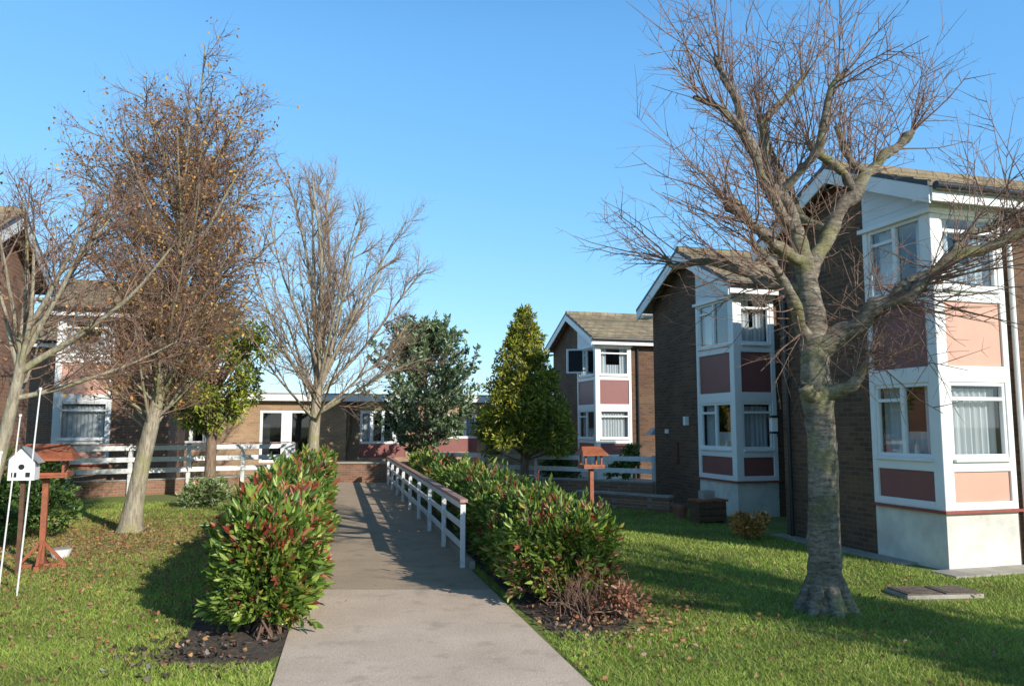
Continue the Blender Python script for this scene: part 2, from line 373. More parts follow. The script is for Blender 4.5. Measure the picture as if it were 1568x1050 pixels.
# ---------------------------------------------------------------- houses
TH=th
def curtain(mb,u0,u1,d,z0,z1,mp,amp=.025,per=.11):
    n=max(8,int((u1-u0)/.02)); b0=len(mb.v); ph=random.random()*6
    for i in range(n+1):
        u=u0+(u1-u0)*i/n; dd=d+amp*math.sin(u/per*6.28+ph+math.sin(u*9)*1.2)
        mb.v.append(mp(u,dd,z0)); mb.v.append(mp(u,dd,z1))
    for i in range(n):
        a=b0+2*i; mb.f.append((a,a+2,a+3,a+1)); mb.m.append(mb.mi('curtain'))
def house(name,loc,L,depth,bl,bf,zs=1.0,bay=True,mirror=False,brick='brick',sunlit_front=False,ridge_rise=.95,pl_mat='render'):
    root=empty(name,loc,TH)
    ev=5.15*zs; ry=depth*.5; rz=ev+ridge_rise
    zr=lambda y: ev+(rz-ev)*(y/ry) if y<=ry else ev+(rz-ev)*((depth-y)/(depth-ry))
    w=MB()
    if not bay: bl=.001; bf=0
    topz=4.82*zs
    w.prism_x([(bl,0),(depth,0),(depth,ev),(ry,rz),(bl,zr(bl))],0,L,brick)
    if bay:
        w.prism_x([(0,0),(bl-.002,0),(bl-.002,zr(bl)-.002),(0,ev)],bf,L,brick)
    w.obj('walls',root,mirror=mirror)
    rf=MB(); ov=.32; og=.28; sl_=(rz-ev)/ry; th_=.09
    a=(-ov,ev-ov*sl_+.02); p=(ry,rz+.02); c=(depth+ov,ev-ov*sl_+.02)
    rf.prism_x([a,p,(p[0],p[1]+th_),(a[0],a[1]+th_)],-og,L+.1,'tile')
    rf.prism_x([(p[0]+.001,p[1]),c,(c[0],c[1]+th_),(p[0]+.001,p[1]+th_)],-og,L+.1,'tile')
    rf.cyl((-og,ry,rz+th_+.03),(L+.1,ry,rz+th_+.03),.09,.09,'tile')
    nst=7
    for i in range(nst):
        f=i/nst; y0=a[0]+(p[0]-a[0])*f; z0=a[1]+th_+(p[1]-a[1])*f
        y1=a[0]+(p[0]-a[0])*(f+1/nst); z1=a[1]+th_+(p[1]-a[1])*(f+1/nst)
        rf.prism_x([(y0,z0+.003),(y1,z1+.003),(y0,z0+.028)],-og+.02,L+.08,'tile')
    rf.obj('roof',root,mirror=mirror)
    tr=MB()
    for (q0,q1) in ((a,p),(p,c)):
        for x0,x1,k,dz0,dz1 in ((-og-.03,-og-.002,'white',-.20,.03),(-og-.04,-og-.001,'black',.035,.10)):
            tr.prism_x([(q0[0],q0[1]+dz0),(q1[0],q1[1]+dz0),(q1[0],q1[1]+dz1),(q0[0],q0[1]+dz1)],x0,x1,k)
    tr.box(-og,L+.1,a[0]-.03,a[0]-.002,a[1]-.17,a[1]+.01,'white')
    tr.box(-og,L+.1,a[0],0,a[1]-.1,a[1]-.075,'white')
    tr.box(-og,0,c[0]-.35,c[0],c[1]-.16,c[1]-.10,'white')
    tr.cyl((-og,a[0]-.09,a[1]+.02),(L+.1,a[0]-.09,a[1]+.02),.055,.055,'black')
    tr.obj('trim',root,mirror=mirror)
    if not bay: return root
    cl=MB(); cl.prism_x([(-.03,topz),(bl,topz),(bl,zr(bl)-.01),(-.03,ev-.02)],-.03,bf,'clad')
    for i in range(1,4):
        z=topz+i*.15
        cl.box(-.038,-.031,0,bl,z,z+.012,'clad')
    cl.box(-.10,bf+.03,-.10,bl+.05,topz-.03,topz+.03,'white')
    cl.obj('cladding',root,mirror=mirror)
    pl=MB(); z=.74*zs
    pl.box(-.03,bf,-.03,bl,0,z,pl_mat); pl.box(-.10,bf+.03,-.10,bl+.02,z,z+.035,'sillred')
    pl.obj('plinth',root,mirror=mirror)
    fr=MB(); gl=MB(); cu=MB()
    Z=[q*zs for q in (.775,.88,1.28,1.46,2.48,2.70,3.58,3.77,4.79)]
    faces=((lambda u,d,zz:(u,d,zz),bf,'f'),(lambda u,d,zz:(d,u,zz),bl,'l'))
    for mp,W,kd in faces:
        def BX(u0,u1,d0,d1,z0,z1,k,mb=fr):
            q0=mp(u0,d0,z0);q1=mp(u1,d1,z1); mb.box(q0[0],q1[0],q0[1],q1[1],z0,z1,k)
        u0=.12; u1=W-.10
        for za,zb in ((Z[0],Z[1]),(Z[2],Z[3]),(Z[4],Z[5]),(Z[6],Z[7]),(Z[8],topz-.03)):
            if zb-za>.005: BX(u0,u1,-.05,.05,za,zb,'white')
        BX(u1,W,-.052,.05,Z[0],topz-.03,'white')
        BX(u0,u1,-.10,-.05,Z[3]-.05,Z[3]-.01,'white'); BX(u0,u1,-.10,-.05,Z[7]-.05,Z[7]-.01,'white')
        pc='maroon' if (kd=='l' or not sunlit_front) else 'pink'  # where set, sun and shade are painted in: pink front, maroon side
        BX(u0,u1,-.02,.03,Z[1],Z[2],pc); BX(u0,u1,-.02,.03,Z[5],Z[6],pc)
        for za,zb,upper in ((Z[3],Z[4],0),(Z[7],Z[8],1)):
            for q in ((u0,u0+.05,za,zb),(u1-.05,u1,za,zb),(u0+.05,u1-.05,za,za+.05),(u0+.05,u1-.05,zb-.05,zb)): BX(q[0],q[1],-.035,.03,q[2],q[3],'white')
            tz=za+(zb-za)*.78
            if kd=='l':
                um=(u0+u1)/2; BX(um-.035,um+.035,-.037,.03,za+.05,zb-.05,'white'); BX(um+.035,u1-.05,-.036,.03,tz-.025,tz+.025,'white')
            else: BX(u0+.05,u1-.05,-.036,.03,tz-.025,tz+.025,'white')
            gl.poly([mp(u0+.02,.004,za+.02),mp(u1-.02,.004,za+.02),mp(u1-.02,.004,zb-.02),mp(u0+.02,.004,zb-.02)],'glass')
            if kd=='f':
                if upper: curtain(cu,u0,u1,.16,za,za+(zb-za)*.38,mp); curtain(cu,u0,u0+.3,.11,za,zb,mp); curtain(cu,u1-.3,u1,.11,za,zb,mp)
                else: curtain(cu,u0,u1,.14,za,zb-.08,mp)
            else:
                curtain(cu,u0+.0,u0+.3,.14,za,zb,mp); curtain(cu,u1-.32,u1,.14,za,zb,mp)
                if not upper:
                    curtain(cu,u0,u1,.2,za,za+.35,mp)
                    for uu,hh in ((.45,.16),(.75,.22)):
                        p0=mp(u0+uu*.9,.08,za+.02); p1=mp(u0+uu*.9,.08,za+.02+hh); fr.cyl(p0,p1,.045,.02,'white',10)
    fr.box(-.052,.12,-.052,.12,Z[0],topz-.03,'white')
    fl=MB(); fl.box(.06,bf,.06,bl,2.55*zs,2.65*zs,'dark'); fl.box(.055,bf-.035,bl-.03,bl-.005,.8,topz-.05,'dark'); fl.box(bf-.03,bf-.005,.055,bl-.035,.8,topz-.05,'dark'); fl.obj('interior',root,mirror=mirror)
    fr.obj('window_frames',root,bevel=.006,mirror=mirror); gl.obj('window_glass',root,mirror=mirror); cu.obj('curtains',root,mirror=mirror)
    return root
h1=house('brick_house',(5.74,10.5,0),9,3.45,1.25,1.18,1.0,sunlit_front=True,ridge_rise=.75)
h2=house('brick_house',(4.69,16.4,0),7,3.75,1.5,.95,.96)
h3=house('brick_house',(3.01,27.9,0),6,4.6,1.75,1.35,.98,ridge_rise=1.05)
h4=house('brick_house',(-13.0,22.3,0),3.0,4.2,1.3,1.45,1.03,brick='brick_red',sunlit_front=True,pl_mat='brick_red')
h5=house('brick_house',(-8.85,12.3,0),7,4.0,1,1,.93,bay=False,mirror=True,brick='brick_red')
h6=house('brick_house',(-21.5,25.8,0),8,4.2,1,1,.95,bay=False,brick='brick_red')
b=MB(); b.cyl((-.07,3.2,0),(-.07,3.2,5.2),.035,.035,'black'); b.cyl((1.3,-.06,.0),(1.3,-.06,4.7),.035,.035,'white'); b.obj('downpipes',h1)
b=MB(); b.cyl((1.12,-.06,.0),(1.12,-.06,4.6),.035,.035,'black'); b.box(-.06,-.003,2.5,2.75,1.0,1.5,'woodbrown'); b.box(-.10,-.003,2.0,2.1,1.9,2.1,'white'); b.box(-.05,-.003,3.0,3.12,1.7,1.8,'white'); b.obj('wall_fittings',h2)
b=MB(); b.cyl((1.6,-.06,.0),(1.6,-.06,4.7),.04,.04,'black')
b.beam((-.03,1.15,3.85),(-.55,1.45,3.85),.04,.06,'white'); b.beam((-.03,1.15,4.7),(-.55,1.45,4.7),.04,.06,'white'); b.beam((-.55,1.45,3.82),(-.55,1.45,4.73),.06,.06,'white'); b.beam((-.03,1.15,3.82),(-.03,1.15,4.73),.06,.06,'white')
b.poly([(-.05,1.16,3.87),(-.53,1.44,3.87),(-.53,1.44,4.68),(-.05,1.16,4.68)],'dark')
b.obj('open_casement_and_pipe',h3)
b=MB(); b.box(-.3,.0-.035,.5,3.5,.0,.03,'concrete'); b.box(-.35,9,-.45,-.035,0,.03,'concrete'); b.obj('concrete_apron',h1)
b=MB(); b.box(-.16,-.02,.0,.12,0,.04,'black'); b.box(-.145,-.035,.015,.105,.04,.28,'curtain'); b.box(-.17,-.01,-.01,.13,.28,.32,'black'); b.box(-.02,.0,.04,.08,-.05,.2,'black')
b.obj('wall_lantern',None,loc=(4.72,13.83,1.75),rot=TH)
# long single-storey block
root=empty('day_centre_building',(-15.5,29,0),TH)
def seg_wall(mb,x0,x1,openings,h,k):
    xs=x0
    for a,b_,z0,z1 in openings:
        mb.box(xs,a,0,.3,0,h,k); mb.box(a,b_,0,.3,0,z0,k); mb.box(a,b_,0,.3,z1,h,k); xs=b_
    mb.box(xs,x1,0,.3,0,h,k)
b=MB(); ops=[(1.6,4.3,.9,2.45),(5.9,7.9,.45,2.5),(9.75,11.6,.6,2.5),(12.6,14.6,.8,2.4),(17,19,.9,2.4)]
seg_wall(b,0,26,ops,2.85,'brick_tan'); b.box(0,26,.9,1,0,2.8,'dark'); b.obj('walls',root)
b=MB(); b.box(-.2,26.2,-.35,6,3.1,3.16,'concrete'); b.box(-.2,26.2,-.33,5.9,2.85,3.1,'white'); b.obj('flat_roof',root)
fr=MB();gl=MB();cu=MB()
for i,(a,b_,z0,z1) in enumerate(ops):
    y0,y1=.04,.12
    if i!=1:
        zp=z0+.55 if i!=0 else z0+.3
        fr.box(a,b_,.03,.13,z0,zp,'maroon' if i else 'pink'); 
    else: zp=z0
    fr.box(a,a+.1,y0,y1,zp,z1,'white'); fr.box(b_-.1,b_,y0,y1,zp,z1,'white'); fr.box(a+.1,b_-.1,y0,y1,z1-.12,z1,'white'); fr.box(a+.1,b_-.1,y0,y1,zp,zp+.1,'white')
    nm=3 if i in (2,3) else (2 if i==0 else 1)
    for j in range(1,nm+1):
        wm=.2 if i==1 else .06
        xm=a+(b_-a)*j/(nm+1); fr.box(xm-wm,xm+wm,y0-.004,y1,zp+.1,z1-.12,'white')
    gl.poly([(a+.05,.08,zp+.05),(b_-.05,.08,zp+.05),(b_-.05,.08,z1-.05),(a+.05,.08,z1-.05)],'glass')
    if i in (2,3): curtain(cu,a,a+.6,.25,zp,z1,lambda u,d,z:(u,d,z)); curtain(cu,b_-.6,b_,.25,zp,z1,lambda u,d,z:(u,d,z))
    if i==0: curtain(cu,a,a+.5,.25,zp,z1,lambda u,d,z:(u,d,z)); curtain(cu,b_-.5,b_,.25,zp,z1,lambda u,d,z:(u,d,z))
fr.box(9.2,9.74,-.0,.02,.5,2.84,'white')
fr.obj('window_frames',root);gl.obj('window_glass',root);cu.obj('curtains',root)
# ---------------------------------------------------------------- fences, railing, walls
def fence(name,p0,p1,posts,h=.95,rails=(.9,.6,.3),z0=0,topk='fwhite'):
    b=MB(); a=Vector((*p0,0));c=Vector((*p1,0)); d=(c-a)
    for i in range(posts+1):
        p=a+d*i/posts; b.beam(p,p+Vector((0,0,h+z0)),.09,.09,'fwhite')
    nrm=Vector((d.y,-d.x,0)).normalized()*.06
    for r in rails:
        b.beam(a+nrm+Vector((0,0,z0+r)),c+nrm+Vector((0,0,z0+r)),.025,.13,'fwhite')
    if topk!='fwhite': b.beam(a+Vector((0,0,z0+h+.015)),c+Vector((0,0,z0+h+.015)),.13,.03,topk)
    return b.obj(name,bevel=.004)
fence('white_rail_fence',(-11.6,20.6),(-6.6,23.8),4,.95,(.86,.55,.25),.42,topk='railtop')
b=MB(); b.beam((-11.7,20.7,.2),(-6.5,24.0,.2),.14,.4,'brick_red'); b.beam((-11.7,20.7,.415),(-6.5,24.0,.415),.2,.03,'concrete'); b.obj('low_brick_wall')
fence('white_rail_fence',(3.75,20.9),(-2.4,24.4),4,1.0,(.9,.58,.26),.1)
b=MB(); b.beam((3.7,20.6,.2),(-2.2,23.9,.2),.12,.4,'brick_red'); b.beam((3.7,20.6,.42),(-2.2,23.9,.42),.18,.04,'concrete'); b.obj('low_brick_wall')
b=MB(); b.box(-6.6,-3.0,26.4,26.62,0,.62,'brick_red'); b.box(-6.65,-2.95,26.36,26.66,.62,.68,'concrete'); b.obj('low_brick_wall')
b=MB()
A=Vector((-.66,10.7,0)); C=Vector((-3.95,25.2,0)); N=8
for i in range(N+1):
    p=A.lerp(C,i/N); b.beam(p,p+Vector((0,0,.84)),.07,.07,'fwhite')
up=lambda z:Vector((0,0,z))
b.beam(A+up(.55),C+up(.55),.035,.08,'fwhite'); b.beam(A+up(.28),C+up(.28),.035,.08,'fwhite'); b.beam(A+up(.82),C+up(.82),.04,.10,'fwhite')
A2=A+(A-C).normalized()*.08
b.beam(A2+up(.89),C+up(.89),.11,.045,'railtop')
b.obj('ramp_handrail',bevel=.004)
# ---------------------------------------------------------------- hedges
GREEN=[(.14,.23,.035),(.22,.32,.05),(.09,.16,.025),(.35,.42,.09)]
def hedge(name,pl,hwn,hwf,Hn,Hf,nspr,leafL,zmin=.12,redp=.28,brown=.0):
    root=empty(name)
    T=Tubes(); C=[];D=[];Ls=[];cols=[]
    def pt(t,ang,rr):
        x,y=lerp_path(pl,t); x2,y2=lerp_path(pl,min(1,t+.01)); x1,y1=lerp_path(pl,max(0,t-.01))
        dx,dy_=x2-x1,y2-y1; l=math.hypot(dx,dy_); nx,ny=dy_/l,-dx/l
        tt=min(1,t*2.5); hw=hwn+(hwf-hwn)*tt; H=Hn+(Hf-Hn)*tt
        s_=t*math.hypot(pl[-1][0]-pl[0][0],pl[-1][1]-pl[0][1])
        e=math.sqrt(max(0.02,1-max(0,1-s_/.5)**2))
        lump=1+.30*noise.noise((x*1.8+math.cos(ang),y*1.8,math.sin(ang)*1.5+3))+.18*noise.noise((x*4,y*4,ang*2))
        r=rr*lump
        cx=math.cos(ang); sz=math.sin(ang)
        cx=math.copysign(abs(cx)**.75,cx); sz=math.copysign(abs(sz)**.75,sz)
        X=hw*e*r*cx
        Z=H*.47+ H*.47*sz*r*(.75+.25*e)
        return Vector((x+nx*X,y+ny*X,max(zmin*.6,Z))),Vector((nx*cx,ny*cx,sz)),H
    for i in range(nspr):
        t=random.random()**1.8; ang=random.uniform(-.9,math.pi+.9); rr=random.uniform(.6,.98)
        p,nrm,H=pt(t,ang,rr)
        if p.z<zmin: continue
        if t<.03: nrm=nrm+Vector((0,-1,0))*random.random()*1.5
        d=(nrm*.6+Vector((0,0,.9))+rv()*.35).normalized()
        ln=random.uniform(.10,.22) if rr>.7 else random.uniform(.1,.18)
        if random.random()<.10 and ang>.6 and ang<2.5: ln+=random.uniform(.08,.22); d=(d+Vector((0,0,1.2))).normalized()
        q=p+d*ln; T.add([p,p.lerp(q,.5)+rv()*.008,q],[.005,.004,.002],3)
        red=random.random()<redp*(1.6 if ang>.8 and ang<2.3 else .7); k=9
        near=1+1.2*t; sprig=random.uniform(.7,1.3)
        for j in range(k):
            f=.2+.8*j/(k-1); c=p.lerp(q,f)
            rad=d.cross(rv()).normalized()
            dd=(rad*(1.1-.7*f)+d*(.35+f*.7)+Vector((0,0,-.15))).normalized()
            C.append(c);D.append(dd);Ls.append(leafL*random.uniform(.65,1.2)*(.6 if red and f>.8 else 1)*near**.5)
            if red and f>.62: cols.append(random.choice([(.40,.09,.05),(.46,.18,.08),(.30,.06,.045)]))
            elif brown and p.z<H*.5 and random.random()<brown*(1 if t<.08 else .3): cols.append(random.choice([(.42,.19,.11),(.33,.15,.085)]))
            elif random.random()<.02: cols.append((.58,.45,.09))
            else:
                g=random.choice(GREEN); s=random.uniform(.8,1.2)*sprig; cols.append(tuple(x*s for x in g))
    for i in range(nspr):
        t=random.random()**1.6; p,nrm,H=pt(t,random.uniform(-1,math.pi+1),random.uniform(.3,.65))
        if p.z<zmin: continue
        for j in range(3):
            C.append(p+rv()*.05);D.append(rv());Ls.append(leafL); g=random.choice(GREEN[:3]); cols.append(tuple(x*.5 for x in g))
    C=np.array([tuple(c) for c in C]);D=np.array([tuple(c) for c in D]);Ls=np.array(Ls)
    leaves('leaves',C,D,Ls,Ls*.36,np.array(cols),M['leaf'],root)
    for i in range(60+nspr//30):
        t=random.random()**1.5; x,y=lerp_path(pl,t); p=Vector((x+random.gauss(0,.1),y+random.gauss(0,.1),0))
        q,_,_=pt(t,random.uniform(.0,math.pi),.7); T.add([p,p.lerp(q,.5)+rv()*.04,q],[.013,.009,.005],4)
    T.build('twigs',M['bark_twig'],root)
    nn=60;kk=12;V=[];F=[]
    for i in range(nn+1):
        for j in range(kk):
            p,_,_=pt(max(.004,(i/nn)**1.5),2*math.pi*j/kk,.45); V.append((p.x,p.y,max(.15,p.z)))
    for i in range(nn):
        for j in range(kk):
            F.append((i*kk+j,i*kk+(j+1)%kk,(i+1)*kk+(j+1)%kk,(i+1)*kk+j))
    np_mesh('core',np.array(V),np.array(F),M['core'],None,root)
M['bark_twig']=simple('twig_bark',(.19,.11,.075),.8,.3,10)
M['shoot']=simple('red_brown_shoots',(.27,.16,.115),.6,.3,6)
M['twig_grey']=simple('grey_brown_twigs',(.34,.235,.165),.7,.3,6)
M['twig_autumn']=simple('autumn_brown_twigs',(.27,.16,.105),.7,.3,6)
M['bark_near']=bark_mat('grey_tree_bark',(.12,.095,.075),(.42,.36,.29),(.28,.27,.11),True)
M['bark_pale']=bark_mat('pale_tree_bark',(.20,.16,.11),(.52,.44,.32),(.32,.30,.12))
M['bark_brown']=bark_mat('brown_tree_bark',(.15,.10,.065),(.36,.25,.17))
hedge('photinia_hedge',LH,.37,.45,.95,1.10,4200,.12,redp=.26)
hedge('photinia_hedge',RH,.54,.50,.88,1.0,3900,.10,redp=.18,brown=.3)
T=Tubes()
for i in range(40):
    p=Vector((.7+random.gauss(0,.16),8.0+random.gauss(0,.12),0)); d=Vector((random.gauss(0,.5),-.3+random.gauss(0,.4),1)).normalized()
    q=p+d*random.uniform(.2,.5); T.add([p,p.lerp(q,.5)+rv()*.03,q],[.008,.005,.003],4)
    for j in range(3):
        s_=p.lerp(q,random.uniform(.4,1)); e_=s_+(d+rv()*.6).normalized()*random.uniform(.08,.2); T.add([s_,s_.lerp(e_,.5),e_],[.004,.003,.0015],3)
T.build('bare_shrub_stems',M['bark_twig'])
# ---------------------------------------------------------------- near tree
def near_tree():
    root=empty('bare_pollarded_tree',(3.23,8.28,0))
    T=Tubes(); SH=Tubes()
    s=.00693
    def W(q):
        h=q[1]*s; return Vector((q[0]*s*(1+.013*h)+.042*h,q[2],h))
    limbs=[
     [(0,-12,0,.31),(0,8,0,.235),(-1,28,0,.185),(-2,60,0,.172),(-3,130,0,.16),(-5,220,0,.15),(-10,290,0,.145),(-13,322,0,.178),(-15,350,0,.15),(-17,390,0,.145),(-18,430,0,.13)],
     [(-18,425,0,.13),(-25,480,0,.115),(-32,530,.05,.10),(-43,580,.05,.09)],
     [(-43,575,.05,.085),(-50,610,.05,.062),(-65,640,.1,.07),(-78,668,.15,.055),(-85,700,.2,.062),(-80,745,.25,.045),(-86,775,.3,.03)],
     [(-85,700,.2,.055),(-102,715,.15,.042),(-120,745,.1,.05),(-130,790,.05,.036),(-147,815,0,.04),(-165,860,0,.025)],
     [(-43,575,.05,.08),(-70,597,-.1,.055),(-90,625,-.2,.062),(-110,650,-.3,.045),(-125,690,-.4,.052),(-170,740,-.5,.032),(-215,755,-.6,.02)],
     [(-45,585,.05,.075),(-57,630,.25,.055),(-50,680,.4,.062),(-64,730,.45,.04),(-70,780,.5,.048),(-30,830,.55,.035),(0,870,.6,.03)],
     [(-30,530,.05,.08),(-52,528,-.1,.055),(-75,533,-.3,.068),(-100,545,-.4,.045),(-115,555,-.5,.062),(-135,567,-.55,.045),(-150,582,-.6,.07),(-165,592,-.62,.085),(-174,598,-.64,.03)],
     [(-25,480,0,.08),(-50,494,.15,.05),(-75,500,.3,.066),(-95,518,.4,.045),(-115,530,.5,.056),(-160,545,.6,.04),(-205,540,.7,.035),(-218,556,.7,.02)],
     [(-17,400,0,.09),(-42,420,-.1,.06),(-60,450,-.3,.066),(-85,490,-.4,.045),(-105,510,-.5,.045),(-130,540,-.5,.03)],
     [(-14,385,0,.135),(15,412,-.1,.112),(35,423,-.2,.09),(55,450,-.3,.1),(75,458,-.35,.075),(95,480,-.4,.085),(125,495,-.45,.06),(155,520,-.5,.072),(195,530,-.55,.05),(235,550,-.6,.052),(310,580,-.6,.035)],
     [(150,518,-.5,.055),(165,545,-.45,.038),(185,560,-.4,.046),(210,565,-.37,.03),(235,582,-.35,.055),(242,586,-.35,.02)],
     [(-18,445,0,.115),(-22,490,.1,.085),(-10,530,.2,.098),(10,560,.25,.076),(25,590,.3,.09),(40,625,.35,.07),(65,650,.4,.085),(90,690,.5,.06),(105,705,.5,.05),(120,725,.5,.064),(140,738,.5,.046),(155,755,.5,.06),(165,765,.5,.02)],
     [(65,650,.4,.065),(45,680,.3,.045),(25,690,.2,.056),(0,705,.15,.044),(-15,718,.1,.062),(-22,720,.1,.02)],
     [(90,690,.5,.055),(70,715,.55,.038),(62,740,.6,.044),(55,785,.7,.03)],
     [(-12,318,0,.09),(18,330,-.25,.065),(30,345,-.3,.055),(38,365,-.33,.02)],
     [(-12,318,0,.09),(-30,320,-.14,.065),(-38,328,-.16,.075),(-40,338,-.16,.03)],
     [(55,450,-.3,.065),(85,455,-.5,.055),(100,475,-.55,.06),(110,490,-.6,.03)],
     [(-65,640,.1,.055),(-40,670,-.1,.04),(-25,700,-.3,.045),(-15,780,-.4,.03),(10,810,-.4,.02)],
     [(25,590,.3,.055),(-5,620,.6,.045),(-20,700,.8,.03)],
    ]
    for li,l in enumerate(limbs):
        P=[W(q) for q in l]; R=[q[3] for q in l]; pts=[];rad=[]
        sub=6 if li==0 else 4; jr=.02 if li==0 else .07
        for i in range(len(P)-1):
            for j in range(sub):
                f=j/sub; p0=P[max(0,i-1)];p1=P[i];p2=P[i+1];p3=P[min(len(P)-1,i+2)]
                q=.5*((2*p1)+(p2-p0)*f+(2*p0-5*p1+4*p2-p3)*f*f+(3*p1-p0-3*p2+p3)*f**3)
                r=R[i]*(1-f)+R[i+1]*f
                pts.append(q+rv()*r*(.02 if li==0 else .05)); rad.append(r*(1+random.uniform(-jr,jr)))
        pts.append(P[-1]);rad.append(R[-1])
        T.add(pts,rad,16 if li==0 else 13)
    for i in range(7):
        a=i*.9+.3; d=Vector((math.cos(a),math.sin(a),0))
        T.add([Vector((0,0,.42))+d*.10,Vector((0,0,.20))+d*.17,Vector((0,0,.06))+d*.24,Vector((0,0,-.04))+d*.34],[.05,.075,.07,.03],7)
    cen=Vector((0,.1,3.5))
    def shoot(p,d,L,r,lev):
        pts=[p.copy()];dd=d.normalized();n=5 if lev==0 else 3
        for i in range(n):
            dd=(dd+rv()*.09+Vector((0,0,.03))).normalized(); p=p+dd*L/n; pts.append(p.copy())
        SH.add(pts,[r*(1-.68*i/n) for i in range(n+1)],4 if lev==0 else 3)
        if lev<2:
            for c in range(random.randint(3,7) if lev==0 else random.randint(1,2)):
                t=random.uniform(.15,.95)*n; i=int(t); q=pts[i].lerp(pts[i+1],t-i)
                ax=dd.cross(rv()).normalized(); an=math.radians(random.uniform(30,65))
                shoot(q,dd*math.cos(an)+ax*math.sin(an),L*random.uniform(.22,.48),r*.55,lev+1)
    for li,l in enumerate(limbs[1:],1):
        m=len(l)
        for i in range(1,m):
            k=9 if i==m-1 else 4
            if li==9: k=3
            if li==14: k=9 if i>1 else 2
            if li==15: k=0
            if li==1: k=1
            for _ in range(k):
                q0=W(l[i-1]);q1=W(l[i]); f=random.uniform(.3,1); p=q0.lerp(q1,f)
                ax=(q1-q0).normalized()
                out=(p-cen); out=out.normalized()
                d=out*.85+ax*.35+Vector((0,0,.12))+rv()*.45
                if li==14: d=Vector((.5,-.1,1))+rv()*.35
                shoot(p,d,random.uniform(.5,1.45)*(1 if li!=14 else .7),random.uniform(.006,.0115),0)
    for _ in range(45):
        q0=W((20,420,-.1)).lerp(W((110,480,-.5)),random.random()); shoot(q0,Vector((.2,-.1,-.1))+rv()*.7,random.uniform(.3,.8),.007,0)
    for _ in range(26):
        q0=W((120,495,-.45)).lerp(W((310,580,-.6)),random.random()); shoot(q0,Vector((.25,0,1))+rv()*.4,random.uniform(.6,1.7),random.uniform(.006,.010),0)
    T.build('trunk_and_limbs',M['bark_near'],root); SH.build('shoots',M['shoot'],root)
near_tree()
# ---------------------------------------------------------------- generated trees
def gen_tree(name,loc,P,trunk,limbs,bark,twig,leaf=None):
    root=empty(name,loc); T=Tubes();TW=Tubes();tips=[]
    class Sp:
        def add(s,p,r,k): (T if k>=5 else TW).add(p,r,k)
    n=len(trunk); T.add([Vector(q[:3]) for q in trunk],[q[3] for q in trunk],12)
    for (z,d,L,r) in limbs:
        for i in range(n-1):
            if trunk[i][2]<=z<=trunk[i+1][2]:
                f=(z-trunk[i][2])/(trunk[i+1][2]-trunk[i][2]); p=Vector(trunk[i][:3]).lerp(Vector(trunk[i+1][:3]),f); break
        else: p=Vector(trunk[-1][:3])
        grow(Sp(),tips,p,Vector(d),L,r,0,P)
    T.build('trunk_and_limbs',bark,root); TW.build('twigs',twig,root)
    if leaf:
        num,cols,wts,LL=leaf
        idx=rng.choice(len(tips),num); C=np.array([tuple(tips[i][0]) for i in idx])+rng.normal(size=(num,3))*.05
        D=rng.normal(size=(num,3)); D[:,2]-=.5
        Ls=rng.uniform(.7,1.2,num)*LL
        leaves('leaves',C,D,Ls,Ls*.6,pick(num,cols,wts),M['leafdry'],root)
    return root,tips
def ringlimbs(n,zr,inc,L,r,ph=0):
    out=[]
    for i in range(n):
        a=ph+i*2.399; ic=math.radians(random.uniform(*inc)); out.append((random.uniform(*zr),(math.cos(a)*math.sin(ic),math.sin(a)*math.sin(ic),math.cos(ic)),random.uniform(*L),r*random.uniform(.8,1.2)))
    return out
AUT=dict(seg=[6,4,3,3],wob=[.05,.10,.12,.15],trop=[.04,.05,.05,.03],tip=[.25,.3,.35,.4],sides=[6,4,3,3],max=3,nc=[10,6,4,0],t0=[.12,.12,.1,0],ref=2.2,
 ang=[(25,58),(25,58),(25,60)],len=[0,.85,.52,.33],fall=[.35,.4,.3],rad=[0,.013,.0075,.0048])
lim=[]
for i in range(92):
    f=(i+.5)/92; z=1.7+4.6*f**1.05; a=i*2.399+random.uniform(-.3,.3); inc=math.radians(random.uniform(36,64)-14*f)
    zt=min(.97,max(-.85,(z+.9-4.5)/3.25)); R=2.1*math.sqrt(1-zt*zt)
    L=min(2.9,R/math.sin(inc))*random.uniform(.66,.98); L=max(.55,L)
    lim.append((z,(math.cos(a)*math.sin(inc),math.sin(a)*math.sin(inc),math.cos(inc)),L,.013+.009*L))
gen_tree('autumn_tree',(-6.8,14.2,0),AUT,[(0,0,-.05,.30),(0,0,.15,.2),(.05,0,.6,.155),(.14,0,1.2,.14),(.26,0,1.8,.13),(.42,0,2.6,.10),(.55,.1,3.6,.08),(.66,0,4.6,.055),(.68,0,5.6,.035),(.72,0,6.7,.015)],lim,M['bark_pale'],M['twig_autumn'],
 (7000,[(.58,.30,.09),(.44,.20,.08),(.66,.42,.10),(.30,.15,.08)],[4,4,2,2],.07))
SLIM=dict(AUT); SLIM.update(seg=[8,5,4,3],sides=[7,4,3,3],ref=5.0,nc=[13,7,4,0],t0=[.12,.15,.1,0],len=[0,1.5,.75,.42],ang=[(20,42),(20,45),(20,48)],trop=[.015,.06,.06,.03],rad=[0,.020,.011,.008],fall=[.45,.4,.3])
lim=ringlimbs(5,(3.0,3.4),(2,10),(5.3,5.9),.075)+ringlimbs(9,(2.3,3.4),(20,38),(4.1,4.9),.05,1)+ringlimbs(8,(1.9,2.8),(42,64),(2.5,3.4),.038,2)+[(2.6,(.62,.1,.78),4.6,.05),(2.9,(.4,-.2,.88),5.0,.05),(2.2,(.8,.2,.6),3.6,.04)]
